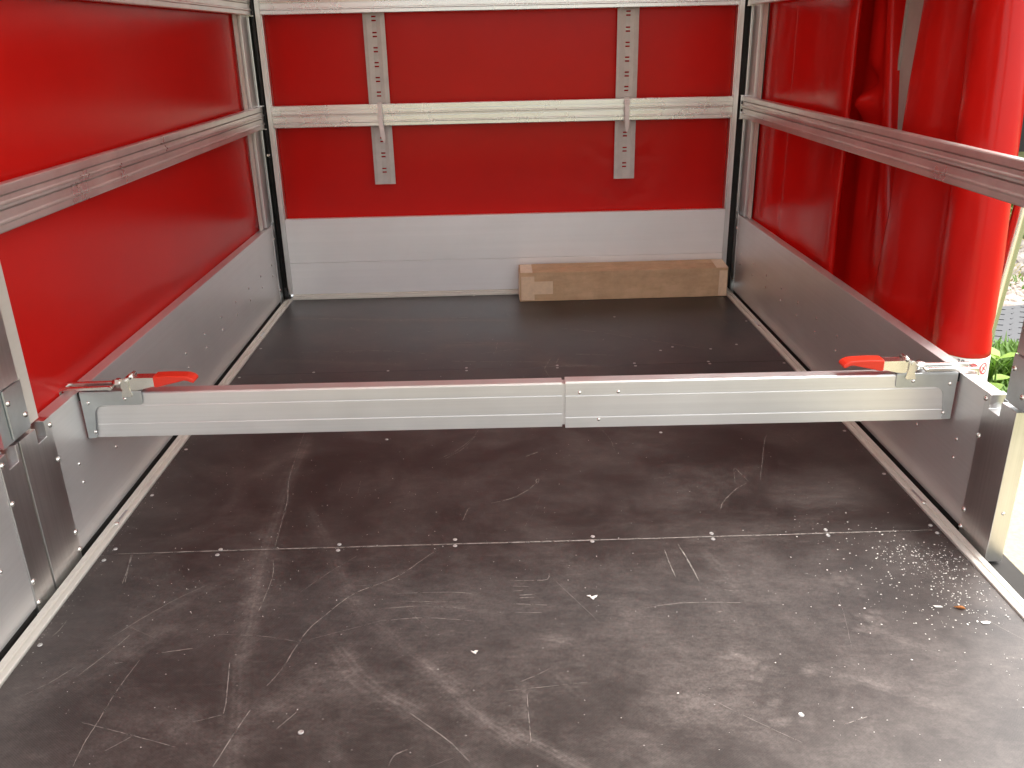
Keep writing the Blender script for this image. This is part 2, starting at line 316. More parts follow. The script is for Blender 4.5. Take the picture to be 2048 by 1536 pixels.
def tag(o, label=None, cat=None, group=None, kind=None):
    if label: o['label'] = label
    if cat: o['category'] = cat
    if group: o['group'] = group
    if kind: o['kind'] = kind
    return o
def empty(name, loc=(0, 0, 0)):
    o = bpy.data.objects.new(name, None); COL.objects.link(o); o.location = loc; o.empty_display_size = 0.05; return o
def B(*a): return MB().box(*a)
def dome(r, h, n=8):
    m = MB(); vs = [(r*math.cos(k*2*math.pi/n), r*math.sin(k*2*math.pi/n), 0) for k in range(n)]
    vs += [(r*.75*math.cos(k*2*math.pi/n), r*.75*math.sin(k*2*math.pi/n), h*.7) for k in range(n)] + [(0, 0, h)]
    fs = [(k, (k+1) % n, n+(k+1) % n, n+k) for k in range(n)] + [(n+k, n+(k+1) % n, 2*n) for k in range(n)]
    return m.add(vs, fs).mesh('rivet_head')
RIV = dome(.0042, .0026); BOLT = dome(.0062, .0042, 10)
RIV.materials.append(M['steel']); BOLT.materials.append(M['steel'])
for me_ in (RIV, BOLT):
    for p_ in me_.polygons: p_.use_smooth = True
def stud(me, name, loc, axis, parent):
    o = bpy.data.objects.new(name, me); COL.objects.link(o); o.parent = parent; o.location = loc
    o.rotation_euler = Vector(axis).to_track_quat('Z', 'Y').to_euler(); return o
YN = -3.02     # near end of the trailer bed
# ------------------------------------------------------------------ floor
floor = empty('floor'); tag(floor, kind='structure')
rng = np.random.default_rng(5)
def poly_dist(X, Y, pts):
    d = np.full(X.shape, 9.0); tt = np.zeros(X.shape); acc = 0
    for (x0, y0), (x1, y1) in zip(pts[:-1], pts[1:]):
        vx, vy = x1-x0, y1-y0; l2 = vx*vx+vy*vy+1e-12; l = math.sqrt(l2)
        t = np.clip(((X-x0)*vx+(Y-y0)*vy)/l2, 0, 1); dx = X-(x0+t*vx); dy = Y-(y0+t*vy)
        sg = (vx*dy-vy*dx)/l
        dd = np.hypot(dx, dy); m_ = dd < d; d = np.where(m_, dd, d); tt = np.where(m_, sg, tt); acc += l
    return d, tt
lug_rot = [rng.uniform(-.9, .9) for _ in LUG]; lug_s = [(rng.uniform(.006, .011), rng.uniform(.004, .007)) for _ in LUG]; lug_a = [rng.uniform(.06, .22) for _ in LUG]
streak1 = rng.uniform(0.25, 1.0, 64)
def dust(X, Y):
    t_ = np.clip((-1.25-Y)/1.2, 0, 1); D = .075*t_*t_*(3-2*t_)  # broad base tone, rising smoothly towards the near end
    for w, a, pts in SM:
        if min(p[1] for p in pts) > -1.0: a = a*2.4
        d, sg = poly_dist(X, Y, pts)
        k = streak1[((sg/w*7.0+32) % 64).astype(int)]
        k2 = streak1[((sg/w*7.0+33) % 64).astype(int)]; fr = (sg/w*7.0+32) % 1.0
        kk = (k*(1-fr)+k2*fr)**1.6*1.25 if w < 0.09 else 1.0
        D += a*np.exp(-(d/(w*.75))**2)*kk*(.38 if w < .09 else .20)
    for (cx, cy), r_, (sx, sy), a in zip(LUG, lug_rot, lug_s, lug_a):
        dx, dy = X-cx, Y-cy; u = dx*math.cos(r_)+dy*math.sin(r_); v_ = -dx*math.sin(r_)+dy*math.cos(r_)
        e = np.clip(1.6-np.maximum(np.abs(u)/sx, np.abs(v_)/sy)*1.1, 0, 1); D += a*e
    return D.astype(np.float32)
FG = 0.0045
def floor_panel(y0, y1):
    nx = int(1.8/FG); ny = int((y0-y1)/FG); xs = np.linspace(-.8985, .8985, nx+1); ys = np.linspace(y0, y1, ny+1)
    X, Y = np.meshgrid(xs, ys); V = np.stack([X.ravel(), Y.ravel(), np.zeros(X.size)], 1)
    i = np.arange(ny)[:, None]*(nx+1)+np.arange(nx)[None, :]; Q = np.stack([i, i+nx+1, i+nx+2, i+1], -1).reshape(-1, 4)
    nt_ = V.shape[0]; rim = np.array([[-.8985, y0, -.018], [.8985, y0, -.018], [.8985, y1, -.018], [-.8985, y1, -.018]])
    c = [0, nx, (ny+1)*(nx+1)-1, ny*(nx+1)]
    S = np.array([[c[0], c[1], nt_+1, nt_], [c[1], c[2], nt_+2, nt_+1], [c[2], c[3], nt_+3, nt_+2], [c[3], c[0], nt_, nt_+3]])
    V = np.vstack([V, rim]); Q = np.vstack([Q, S])
    me = bpy.data.meshes.new('floor_panel'); me.vertices.add(len(V)); me.vertices.foreach_set('co', V.astype(np.float32).ravel())
    me.loops.add(Q.size); me.loops.foreach_set('vertex_index', Q.astype(np.int32).ravel())
    me.polygons.add(len(Q)); me.polygons.foreach_set('loop_start', (np.arange(len(Q))*4).astype(np.int32)); me.update(calc_edges=True); me.validate()
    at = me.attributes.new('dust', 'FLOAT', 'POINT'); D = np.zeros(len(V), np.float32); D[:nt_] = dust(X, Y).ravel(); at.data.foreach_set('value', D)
    return link('floor_panel', me, 'floor', floor)
PAN = [(0.0, -.8765), (-.8785, -1.9295), (-1.9315, YN)]
panels = [floor_panel(*p) for p in PAN]
def panel_at(y): return panels[0] if y > -.8775 else panels[1] if y > -1.9305 else panels[2]
SCREW = MB()
n = 12; SCREW.add([(.0047*math.cos(k*math.pi/6), .0047*math.sin(k*math.pi/6), .0003) for k in range(n)] + [(.0039*math.cos(k*math.pi/6), .0039*math.sin(k*math.pi/6), .0013) for k in range(n)] + [(.002*math.cos(k*math.pi/6), .002*math.sin(k*math.pi/6), .0008) for k in range(n)],
    [(k, (k+1) % n, n+(k+1) % n, n+k) for k in range(n)] + [(n+k, n+(k+1) % n, 2*n+(k+1) % n, 2*n+k) for k in range(n)] + [tuple(range(2*n, 3*n))])
SCREW = SCREW.mesh('screw'); SCREW.materials.append(M['screw'])
for x, y in SCW + [(-.883, -.62), (-.883, -.9), (-.883, -1.17), (.886, -1.17), (.886, -.45), (.886, -.9)]:
    if abs(x) > .893: continue
    o = bpy.data.objects.new('screw', SCREW); COL.objects.link(o); o.parent = panel_at(y); o.location = (x, y, 0); o.rotation_euler = (0, 0, rnd.random()*3)
def ribbon(pts, w, z=.0006):
    P = [Vector((x, y, 0)) for x, y in pts]; out = []          # Catmull-Rom
    for i in range(len(P)-1):
        a, b_, c, d = P[max(i-1, 0)], P[i], P[i+1], P[min(i+2, len(P)-1)]
        for k in range(8):
            t = k/8; out.append(.5*((2*b_)+(c-a)*t+(2*a-5*b_+4*c-d)*t*t+(3*b_-a-3*c+d)*t**3))
    out.append(P[-1]); n_ = len(out); vs = []
    for i, p in enumerate(out):
        t = (out[min(i+1, n_-1)]-out[max(i-1, 0)]).normalized(); s_ = Vector((-t.y, t.x, 0))
        ww = w*.5*(.25+.75*math.sin(math.pi*min(1, max(0, (i+.4)/n_)))**.5)*rnd.uniform(.6, 1.15); jit = s_*rnd.uniform(-1, 1)*.0004
        vs += [p+s_*ww+jit+Vector((0, 0, z)), p-s_*ww+jit+Vector((0, 0, z))]
    return vs, [(2*i, 2*i+1, 2*i+3, 2*i+2) for i in range(n_-1)]
for w, pts in SCR:
    far = max(0.0, -1.4-pts[0][1])
    if max(p[1] for p in pts) > -1.0: w *= 2.2
    mb = MB(); mb.add(*ribbon(pts, .0017*w)); ym = sum(p[1] for p in pts)/len(pts)
    mb.build('scratch', 'scratch', panel_at(ym))
for pi_, (yy0, yy1, nn) in enumerate(((-.05, -.86, 40), (-.9, -1.92, 18), (-1.95, -2.75, 24))):
    mb = MB()
    for _ in range(nn):
        x, y = rnd.uniform(-.86, .86), rnd.uniform(yy1, yy0); a_ = rnd.gauss(0, .12) if rnd.random() < (.8 if pi_ == 0 else .35) else rnd.uniform(-1.6, 1.6); l_ = rnd.uniform(.015, .09)*(1.6 if pi_ == 0 else 1)
        bd = rnd.gauss(0, .05)*l_; dx, dy = math.cos(a_)*l_, math.sin(a_)*l_
        q = [(x-dx, y-dy), (x-bd*math.sin(a_), y+bd*math.cos(a_)), (x+dx, y+dy)]
        if all(abs(p[0]) < .895 and yy1-.01 < p[1] < yy0+.02 for p in q): mb.add(*ribbon(q, rnd.uniform(.0004, .0008), .0005))
    o_ = mb.build('fine_scratches', 'scratch', panels[pi_]); o_['kind'] = 'stuff'
mb = MB(); mb.add(*ribbon([(-.87, -1.9305), (-.4, -1.930), (.2, -1.931), (.88, -1.930)], .0042, .0007)); mb.build('dusty_joint', 'scratch', panels[2])
tag(B(-.93, .93, YN, .05, -.06, -.0195).build('underfloor', 'under'), kind='structure')
chs = empty('chassis_frame', (0, -1.5, -.15)); tag(chs, kind='structure')
for s_ in (-1, 1):
    B(s_*.9325, s_*1.0, YN+1.5, 1.56, -.13+.15, -.0185+.15).build('side_member', 'under', chs); B(s_*.9436, s_*.9715, -1.922+1.5, 1.47, -.018+.15, .0048+.15).build('light_leak_filler', 'under', chs)  # second box: unseen strip added to stop light leaking under the board
    if s_ < 0: B(s_*.9436, s_*.9715, YN+1.5, -2.121+1.5, -.018+.15, .0048+.15).build('light_leak_filler', 'under', chs)
B(-.9315, .9315, 1.553, 1.60, .02, .149).build('cross_member', 'zinc', chs)
# edge rails of the floor with their groove and lashing slots
def floor_rail(sx, label):
    r_ = empty('floor_edge_rail', (sx*.915, 0, 0)); tag(r_, label, 'rail', 'floor edge rails')
    prof = [(.9003, -.018), (.9003, .0035), (.902, .005), (.9095, .005), (.911, .002), (.9155, .002), (.917, .006), (.9285, .006), (.930, .0045), (.930, -.018)]
    o = MB().prism([((u-.915)*sx, v) for u, v in prof], lambda u, v, w: (u, w, v), .0, YN).build('rail', 'alu_matte', r_)
    for y in ((-.494, -1.79) if sx > 0 else (-.475, -1.78)):
        MB().box(-.0035*1.6, .0035*1.6, y-.03, y+.03, .002, .0046).build('lashing_slot', 'zinc', r_)
        stud(BOLT, 'slot_bolt', (sx*-.002, y-.03, .004), (0, 0, 1), r_)
    return r_
floor_rail(-1, 'grooved aluminium rail along the floor edge under the left board')
floor_rail(1, 'grooved aluminium rail along the floor edge under the right board')
# ------------------------------------------------------------------ drop-side boards
HB = .3195; XI = .942
NOTCH = (-1.985, -1.951, .289)
def board(sx, y0, y1, ends, label, rows, gap=True):
    r_ = empty('side_board', (sx*.957, (y0+y1)/2, 0)); o0 = Vector(r_.location); tag(r_, label, 'side board', 'drop-side boards')
    f = lambda u, v, w: (sx*w-o0.x, u-o0.y, v)
    MB().prism([(y0, .006), (y0, HB), (y1, HB), (y1, .006)], f, XI, .972).build('panel', 'alu_y', r_, .0012)
    for (a, b_, notch) in ends:
        if notch:
            n0, n1, nz = notch
            pts = [(a, -.012), (a, HB+.0015), (n1, HB+.0015), (n1, nz), (n0, nz), (n0, HB+.0015), (b_, HB+.0015), (b_, -.012)]
            if a < b_: pts = [(a, -.012), (a, HB+.0015), (n0, HB+.0015), (n0, nz), (n1, nz), (n1, HB+.0015), (b_, HB+.0015), (b_, -.012)]
        else: pts = [(a, -.012), (a, HB+.0015), (b_, HB+.0015), (b_, -.012)]
        MB().prism(pts, f, XI-.0025, .9745).build('end_profile', 'alu_z', r_, .001)
        if notch:
            MB().prism([(n0+.002, nz-.0), (n0+.002, HB-.004), (n1-.010, HB-.004), (n1-.010, nz)], f, .962, .9655).build('latch_plate', 'zinc', r_)
    for y in rows:
        for z in (.178, .134): stud(RIV, 'rivet', (sx*XI-o0.x, y-o0.y, z), (-sx, 0, 0), r_)
    return r_, o0
rows = [-.118-.1735*k for k in range(11)]
bl, o0 = board(-1, -.045, -1.9275, [(-.012, -.0445, None), (-1.928, -2.0440, NOTCH)], 'long left drop-side board with two rows of rivets, behind the cross bar', rows)
for y, z in ((-1.932, .305), (-1.932, .228), (-1.932, .058), (-1.932, .016), (-.040, .053), (-.040, .265)): stud(BOLT, 'bolt', (-XI+.0025-o0.x, y-o0.y, z), (1, 0, 0), bl)
bn, o0 = board(-1, -2.1185, YN, [(-2.0500, -2.118, (-2.094, -2.060, .289))], 'nearest left drop-side board cut off by the left picture edge', [-2.19-.1735*k for k in range(4)])
for y, z in ((-2.1125, .306), (-2.1125, .2275), (-2.1125, .0595), (-2.1125, .0127)): stud(BOLT, 'bolt', (-XI+.0025-o0.x, y-o0.y, z), (1, 0, 0), bn)
br, o0 = board(1, -.045, -1.9275, [(-.012, -.0445, None), (-1.928, -2.0365, (-1.986, -1.946, .291))], 'right drop-side board with rivets, dark in the shade below the curtain', rows)
for y, z in ((-1.932, .3074), (-1.932, .224), (-1.932, .051), (-1.932, .0097), (-.040, .053), (-.040, .265)): stud(BOLT, 'bolt', (XI-.0025-o0.x, y-o0.y, z), (-1, 0, 0), br)
stud(RIV, 'end_screw', (.957-o0.x, -2.0366-o0.y, .1), (0, -1, 0), br)
# black hollow behind the floor gap
# ------------------------------------------------------------------ front wall
wall = empty('front_board', (0, .01, 0)); tag(wall, 'low silver aluminium board of two planks across the far end', 'wall board')
def plank(z0, z1):
    p = [(0.0, z0+.0012), (0.0, z1-.0012), (.0012, z1), (.024, z1), (.024, z0), (.0012, z0)]
    MB().prism(p, lambda u, v, w: (w, u-.01, v), -.8965, .8965).build('plank', 'alu_x', wall)
plank(.0215, .1538); plank(.1552, .3354)
MB().prism([(-.012, .0012), (-.012, .009), (-.008, .0115), (-.008, .018), (-.004, .021), (.02, .021), (.02, .0012)], lambda u, v, w: (w, u-.01, v), -.897, .897).build('foot_trim', 'alu_matte', wall)
# ------------------------------------------------------------------ posts
ZR = 1.92
def corner_post(sx, label):
    r_ = empty('corner_post', (sx*.96, -.06, .02)); o0 = Vector(r_.location); tag(r_, label, 'post', 'corner posts')
    bx = lambda a, b_, y0, y1, z0, z1: B(sx*a-o0.x, sx*b_-o0.x, y0-o0.y, y1-o0.y, z0-o0.z, z1-o0.z)
    bx(.9445, 1.0, -.107, -.011, HB+.004, ZR).build('post', 'alu_z', r_, .0012)
    bx(.9395, .9440, -.011, -.002, -.01, ZR).build('edge_lip', 'alu_z', r_, .0008)
    bx(.9445, 1.0, -.010, .02, -.01, ZR).build('rear_core', 'alu_z', r_)
    bx(.9555, .958, -.162, -.1185, HB+.004, ZR).build('flange', 'alu_matte', r_)
    bx(.972, .975, -.1184, -.1072, HB+.004, ZR).build('gap_shade', 'under', r_)  # dark strip set in the slit, shade put in as colour
    bx(.9395, .9440, -.035, -.012, HB-.006, HB+.010).build('latch', 'zinc', r_, .001)
    bx(.9365, .9394, -.024, -.018, HB-.020, HB+.004).build('latch_tongue', 'steel', r_, .001)
    return r_
corner_post(-1, 'silver corner post at the far left, beside the black cord')
corner_post(1, 'brownish silver corner post at the far right, where the curtain begins')
def frame_post(sx, label):
    r_ = empty('frame_post', (sx*.906, .02, 0)); tag(r_, label, 'post', 'far end frame posts')
    B(sx*.897-sx*.906, sx*.9155-sx*.906, -.0245, .02, .022, ZR).build('post', 'alu_z', r_, .001)
    B(sx*.8935-sx*.906, sx*.8968-sx*.906, -.0145, .02, .3375, ZR).build('lip', 'alu_z', r_, .0006)
    B(sx*.9160-sx*.906, sx*.999-sx*.906, .0015, .02, -.012, ZR).build('leak_blocker', 'under', r_)  # added dark filler, keeps the corner gap black and blocks leaking light
    return r_
frame_post(-1, 'narrow upright at the left end of the far wall')
frame_post(1, 'narrow upright at the right end of the far wall, behind the cardboard box')
def mid_post(sx, label, near):
    r_ = empty('middle_post', (sx*.96, -2.04, HB)); o0 = Vector(r_.location); tag(r_, label, 'post', 'middle posts')
    bx = lambda a, b_, y0, y1, z0, z1: B(sx*a-o0.x, sx*b_-o0.x, y0-o0.y, y1-o0.y, z0-o0.z, z1-o0.z)
    bx(.943, 1.0, -2.09, -1.9935, .4275, ZR).build('post', 'alu_z', r_, .0012)
    bx(.945, 1.0, -2.085, -1.997, HB+.006, .4265).build('post_foot', 'zinc', r_)
    bx(.9405, .9445, -2.0555, -1.9925, .3305, .4262).build('hinge_plate', 'zinc', r_, .001)
    if near: bx(.9555, .958, -1.993, -1.937, HB+.004, ZR).build('flange', 'alu_matte', r_)
    for y, z in ((-2.048, .4), (-2.003, .359)) if sx < 0 else ((-2.002, .398), (-2.042, .355)): stud(BOLT, 'bolt', (sx*.9405-o0.x, y-o0.y, z-o0.z), (-sx, 0, 0), r_)
    if near:
        tb = [(-1.993, .372), (-1.978, .372), (-1.972, .378), (-1.972, .386), (-1.978, .392), (-1.993, .392)]
        MB().prism(tb, lambda u, v, w: (sx*w-o0.x, u-o0.y, v-o0.z), .9535, .9550).build('tab', 'zinc', r_)
    return r_
mid_post(-1, 'upright post with galvanised foot plate above the left board', True)
mid_post(1, 'upright post with galvanised foot plate at the right picture edge', False)
# black elastic cord in the far left corner
cord = empty('elastic_cord', (-.9245, -.008, .002)); tag(cord, 'thin black elastic cord running up the far left corner', 'cord')
MB().tube([(0, 0, .03), (0, 0, 1.9)], .0058, 10).build('cord', 'black', cord, smooth=True)
MB().tube([(.0, -.004, .052), (.001, -.005, .04), (.004, -.006, .022), (.006, -.01, .006)], [.0065, .0085, .008, .0095], 10).build('end_knot', 'black', cord, smooth=True)
MB().tube([(0, .004, .592), (0, -.022, .592)], .005, 10).build('peg', 'steel', cord)
# ------------------------------------------------------------------ slat rails
def rail_profile(h=.0815, d=.022):
    t = [(0, 0), (0, .80), (.03, .86), (.17, .86), (.185, .93), (.20, 1.0), (.235, 1.0), (.25, .9), (.27, .84), (.45, .84), (.458, .45), (.49, .45), (.50, .84), (.56, .86), (.575, .95), (.59, 1.0), (.625, 1.0), (.64, .92), (.655, .86), (.755, .86), (.762, .45), (.795, .45), (.803, .86), (.97, .86), (1.0, .78), (1.0, 0)]
    return [(b_*d, a*h) for a, b_ in t]
def side_rail(sx, z0, y0, y1, label):
    r_ = empty('slat_rail', (sx*.9475, 0, z0)); tag(r_, label, 'rail', 'slat rails')
    MB().prism(rail_profile(), lambda u, v, w: (-sx*u, w, v), y0, y1).build('slat', 'alu_rail', r_)
    for y, s_ in ((y0, 1),):
        MB().prism([(0, -.003), (0, .0845), (.0255, .0845), (.0255, -.003)], lambda u, v, w: (-sx*u, w, v), y+.0008, y+.004).build('bracket', 'alu_z', r_)
        B(0, -sx*.027, y-.006, y+.004, .0828, .0850).build('bracket_lip', 'alu_z', r_)
        B(0, -sx*.027, y-.006, y+.004, -.0035, -.0012).build('bracket_lip', 'alu_z', r_)
        for zz in (.024, .052): B(-sx*.0185, -sx*.0232, y-.0045, y+.0005, zz, zz+.010).build('slot', 'under', r_)
    return r_
side_rail(-1, .6935, -.012, -1.9925, 'ribbed aluminium slat rail across the left red wall at mid height')
side_rail(1, .6935, -.020, -1.9925, 'ribbed aluminium slat rail across the right red curtain at mid height')
side_rail(-1, 1.0985, -.012, -1.9925, 'ribbed slat rail at the top left picture edge')
side_rail(1, 1.0985, -.020, -1.9925, 'ribbed slat rail at the top right picture edge')
side_rail(-1, .6935, -2.092, YN, 'ribbed slat rail of the near left bay, outside the picture')
def back_rail(z0, label):
    r_ = empty('slat_rail', (0, .002, z0)); tag(r_, label, 'rail', 'slat rails')
    MB().prism(rail_profile(), lambda u, v, w: (w, -u, v), -.8935, .8935).build('slat', 'alu_rail_x', r_)
    return r_
back_rail(.6935, 'ribbed slat rail across the far wall with two cable ties')
back_rail(1.0985, 'topmost slat rail across the far wall, cut off by the upper picture edge')
# ------------------------------------------------------------------ tarpaulins
def sheet(name, fn, nu, nv, m, parent=None):
    vs = [fn(i/nu, j/nv) for j in range(nv+1) for i in range(nu+1)]
    fs = [(j*(nu+1)+i, j*(nu+1)+i+1, (j+1)*(nu+1)+i+1, (j+1)*(nu+1)+i) for j in range(nv) for i in range(nu)]
    me = bpy.data.meshes.new(name); me.from_pydata([tuple(v) for v in vs], [], fs); me.update()
    o = link(name, me, m, parent, smooth=True); md = o.modifiers.new('thickness', 'SOLIDIFY'); md.thickness = .0012; md.offset = 0
    return o
def nz3(x, y, z): return mnoise.noise(Vector((x, y, z)))
def left_fn(u, v):
    y = .01+(YN-.01)*u; z = .29+(1.93-.29)*v
    q = min(1, max(0, (.385-z)/.06)); return (-.9645-.012*q*q*(3-2*q)-.003*math.sin(math.pi*min(1, v*2.2))*(.6+.4*math.sin(y*1.7+1))-.002*nz3(y*1.5, z*1.5, 2), y, z)
tag(sheet('left_tarpaulin', left_fn, 90, 50, 'tarp'), 'taut glossy red tarpaulin forming the left wall', 'tarpaulin')
def back_fn(u, v):
    x = -.955+1.91*u; z = .31+(1.93-.31)*v
    cr = .0022*nz3(x*14+z*9, z*22-x*8, 1)*max(0, 1-((x-.48)**2/.06+(z-.45)**2/.05)) if x > 0 else 0
    fold = .0035*math.exp(-((x+.845)/.007)**2)+.0035*math.exp(-((x-.835)/.007)**2)
    return (x, .047+.003*nz3(x*2, z*2, 5)+.0012*nz3(x*7, z*3, 9)+cr*1.6, z)
ft = tag(sheet('front_tarpaulin', back_fn, 190, 120, 'tarp'), 'red tarpaulin forming the far wall behind the slat rails', 'tarpaulin')
for s_ in (-1, 1): sheet('seam_flap', lambda u, v: (s_*(.838+.118*u), .0545, .31+1.62*v), 6, 20, 'tarp', ft)
tag(sheet('roof_tarpaulin', lambda u, v: (-1.0+2.0*u, .03+(YN-.03)*v, 1.935+.03*math.sin(math.pi*u)), 30, 40, 'roof'), 'pale roof tarpaulin over the load bed, above the picture', 'tarpaulin')
# curtain on the right: bunched towards the rear, open beyond it
PB = [(0.972, -0.03), (0.98, -0.16), (0.984, -0.3), (0.99, -0.42), (0.984, -0.44), (0.992, -0.6), (0.988, -0.75), (0.986, -0.85), (0.994, -0.9), (1.014, -0.895), (1.03, -0.82), (1.05, -0.77), (1.068, -0.82), (1.056, -0.93), (1.062, -1.05), (1.06, -1.15), (1.13, -1.175), (1.19, -1.19), (1.16, -1.23), (1.065, -1.215), (1.03, -1.185), (1.01, -1.21), (1.008, -1.27), (1.022, -1.33), (1.05, -1.38), (1.066, -1.42), (1.058, -1.465), (1.03, -1.515), (1.012, -1.56), (1.012, -1.605), (1.042, -1.645), (1.085, -1.652), (1.115, -1.628), (1.125, -1.60)]
PT = [(0.972, 0.02), (0.98, -0.13), (0.983, -0.27), (0.99, -0.4), (0.983, -0.42), (0.992, -0.58), (0.988, -0.72), (0.986, -0.825), (0.994, -0.873), (1.014, -0.87), (1.03, -0.8), (1.05, -0.75), (1.068, -0.8), (1.048, -0.88), (1.054, -0.93), (1.05, -0.975), (1.13, -0.985), (1.2, -1.08), (1.2, -1.21), (1.09, -1.255), (1.034, -1.238), (1.01, -1.255), (1.01, -1.29), (1.022, -1.325), (1.05, -1.355), (1.066, -1.385), (1.056, -1.42), (1.03, -1.45), (1.014, -1.485), (1.016, -1.523), (1.047, -1.565), (1.09, -1.568), (1.12, -1.543), (1.13, -1.515)]
def cr_eval(P, t):
    n_ = len(P)-1; s_ = min(max(t, 0), .99999)*n_; i = int(s_); f = s_-i
    p = [Vector((*P[min(max(k, 0), n_)], 0)) for k in (i-1, i, i+1, i+2)]
    a = .5*((2*p[1])+(p[2]-p[0])*f+(2*p[0]-5*p[1]+4*p[2]-p[3])*f*f+(3*p[1]-p[0]-3*p[2]+p[3])*f**3)
    return a.x, a.y
def curtain_pt(u, z):
    k = (z-.3)/.78
    xb, yb = cr_eval(PB, u); xt, yt = cr_eval(PT, u)
    x = xb+(xt-xb)*k; y = yb+(yt-yb)*k
    x += .006*nz3(y*9, z*2.2, 3)*(1 if y < -.87 else .35)+.0025*nz3(y*26, z*7, 8)*(1 if y < -.87 else .3)
    # crumple pushed up above the slat rail, and the pinch near the hem of the last fold
    s_ = min(1, max(0, (x-1.02)/.025)); x += -.034*s_*math.exp(-((y+.89)/.06)**2-((z-.805)/.03)**2)+.030*s_*math.exp(-((y+.89)/.045)**2-((z-.865)/.03)**2)
    x += -.007*math.exp(-((y+1.60)/.03)**2-((z-.345)/.018)**2)
    return x, y, z
cur = empty('curtain', (1.0, -.85, .2)); tag(cur, 'shiny red side curtain bunched into hanging folds on the right', 'curtain')
o0 = Vector(cur.location)
def zhem(u): return .225+.062*min(1, max(0, (u-.80)/.08))
sheet('curtain_sheet', lambda u, v: Vector(curtain_pt(u, zhem(u)+(1.93-zhem(u))*v))-o0, 320, 110, 'curtain', cur)
sheet('hem_band', lambda u, v: Vector(curtain_pt(u, zhem(u)-.087+.086*v))-o0, 320, 4, 'hem', cur)
sheet('light_blocking_layer', lambda u, v: Vector((1.228-.062*min(1, max(0, (u-.68)/.3))+.008*math.sin(u*19+v*1.5)+.006*nz3(u*9, v*2, 1), -.74-.73*u+.09*v, .22+1.70*v))-o0, 90, 20, 'curtain', cur)  # unseen extra sheet, added to keep backlight off the bunched folds
# warning symbols printed on the hem: red crossed circles and small dark lettering, kept on the band's surface
def on_hem(u, z, off=.0016):
    a = Vector(curtain_pt(u-.002, z)); b_ = Vector(curtain_pt(u+.002, z)); p = Vector(curtain_pt(u, z)); t = (b_-a).normalized()
    return p+Vector((t.y, -t.x, 0))*off-o0, t
def hem_strokes(name, m, strokes, w=.0016):
    mb = MB()
    for pts in strokes:
        for (u0, z0), (u1, z1) in zip(pts[:-1], pts[1:]):
            du, dz = (u1-u0)*1.6, z1-z0; l = math.hypot(du, dz) or 1; nu_, nz_ = -dz/l*w/1.6, du/l*w
            q = [on_hem(u0+nu_, z0+nz_)[0], on_hem(u1+nu_, z1+nz_)[0], on_hem(u1-nu_, z1-nz_)[0], on_hem(u0-nu_, z0-nz_)[0]]
            mb.add(q, [(0, 1, 2, 3)])
    return mb.build(name, m, cur)
def ring(uc, zc, r=.016): return [(uc+math.cos(k*math.pi/8)*r/1.6, zc+math.sin(k*math.pi/8)*r) for k in range(17)]
for uc, zc in ((.890, .262), (.924, .262), (.944, .262)):
    hem_strokes('warning_symbol', 'printred', [ring(uc, zc, .0125), [(uc-.005, zc-.009), (uc+.005, zc+.009)], [(uc-.003, zc+.004), (uc+.003, zc-.004)]], .0013)
hem_strokes('lettering', 'printblack', [[(.896+.006*k+dx, .277+dz*.8) for dx, dz in sh] for k, sh in enumerate(([(0, .006), (.002, 0), (0, -.006)], [(0, .006), (.003, .006), (0, -.006), (.003, -.006)], [(0, .006), (.003, .006), (.003, -.006), (0, -.006), (0, .006)]))], .0009)
# grey stanchion showing between the curtain folds
st = empty('stanchion', (1.085, -1.085, .3)); tag(st, 'grey upright stanchion showing through a gap in the red curtain', 'post')
B(-.006, .012, -.07, .07, 0, 1.62).build('upright', 'grey_post', st, .002)
for s_ in (-1, 1): B(-.012, -.006, s_*.07, s_*.063, 0, 1.62).build('edge_flange', 'grey_post', st)
# tensioning tube behind the last fold
tb = empty('tension_tube', (1.18, -1.527, .30)); tag(tb, 'round silver tube standing behind the end of the curtain', 'tube')
MB().tube([(0, .052, -.06), (0, .036, 0), (0, -.006, .3), (0, -.05, .75), (0, -.10, 1.5)], .0185, 20).build('tube', 'tube', tb, smooth=True)
MB().tube([(0, .0535, -.064), (0, .0515, -.05)], .0205, 20).build('end_cap', 'black', tb)
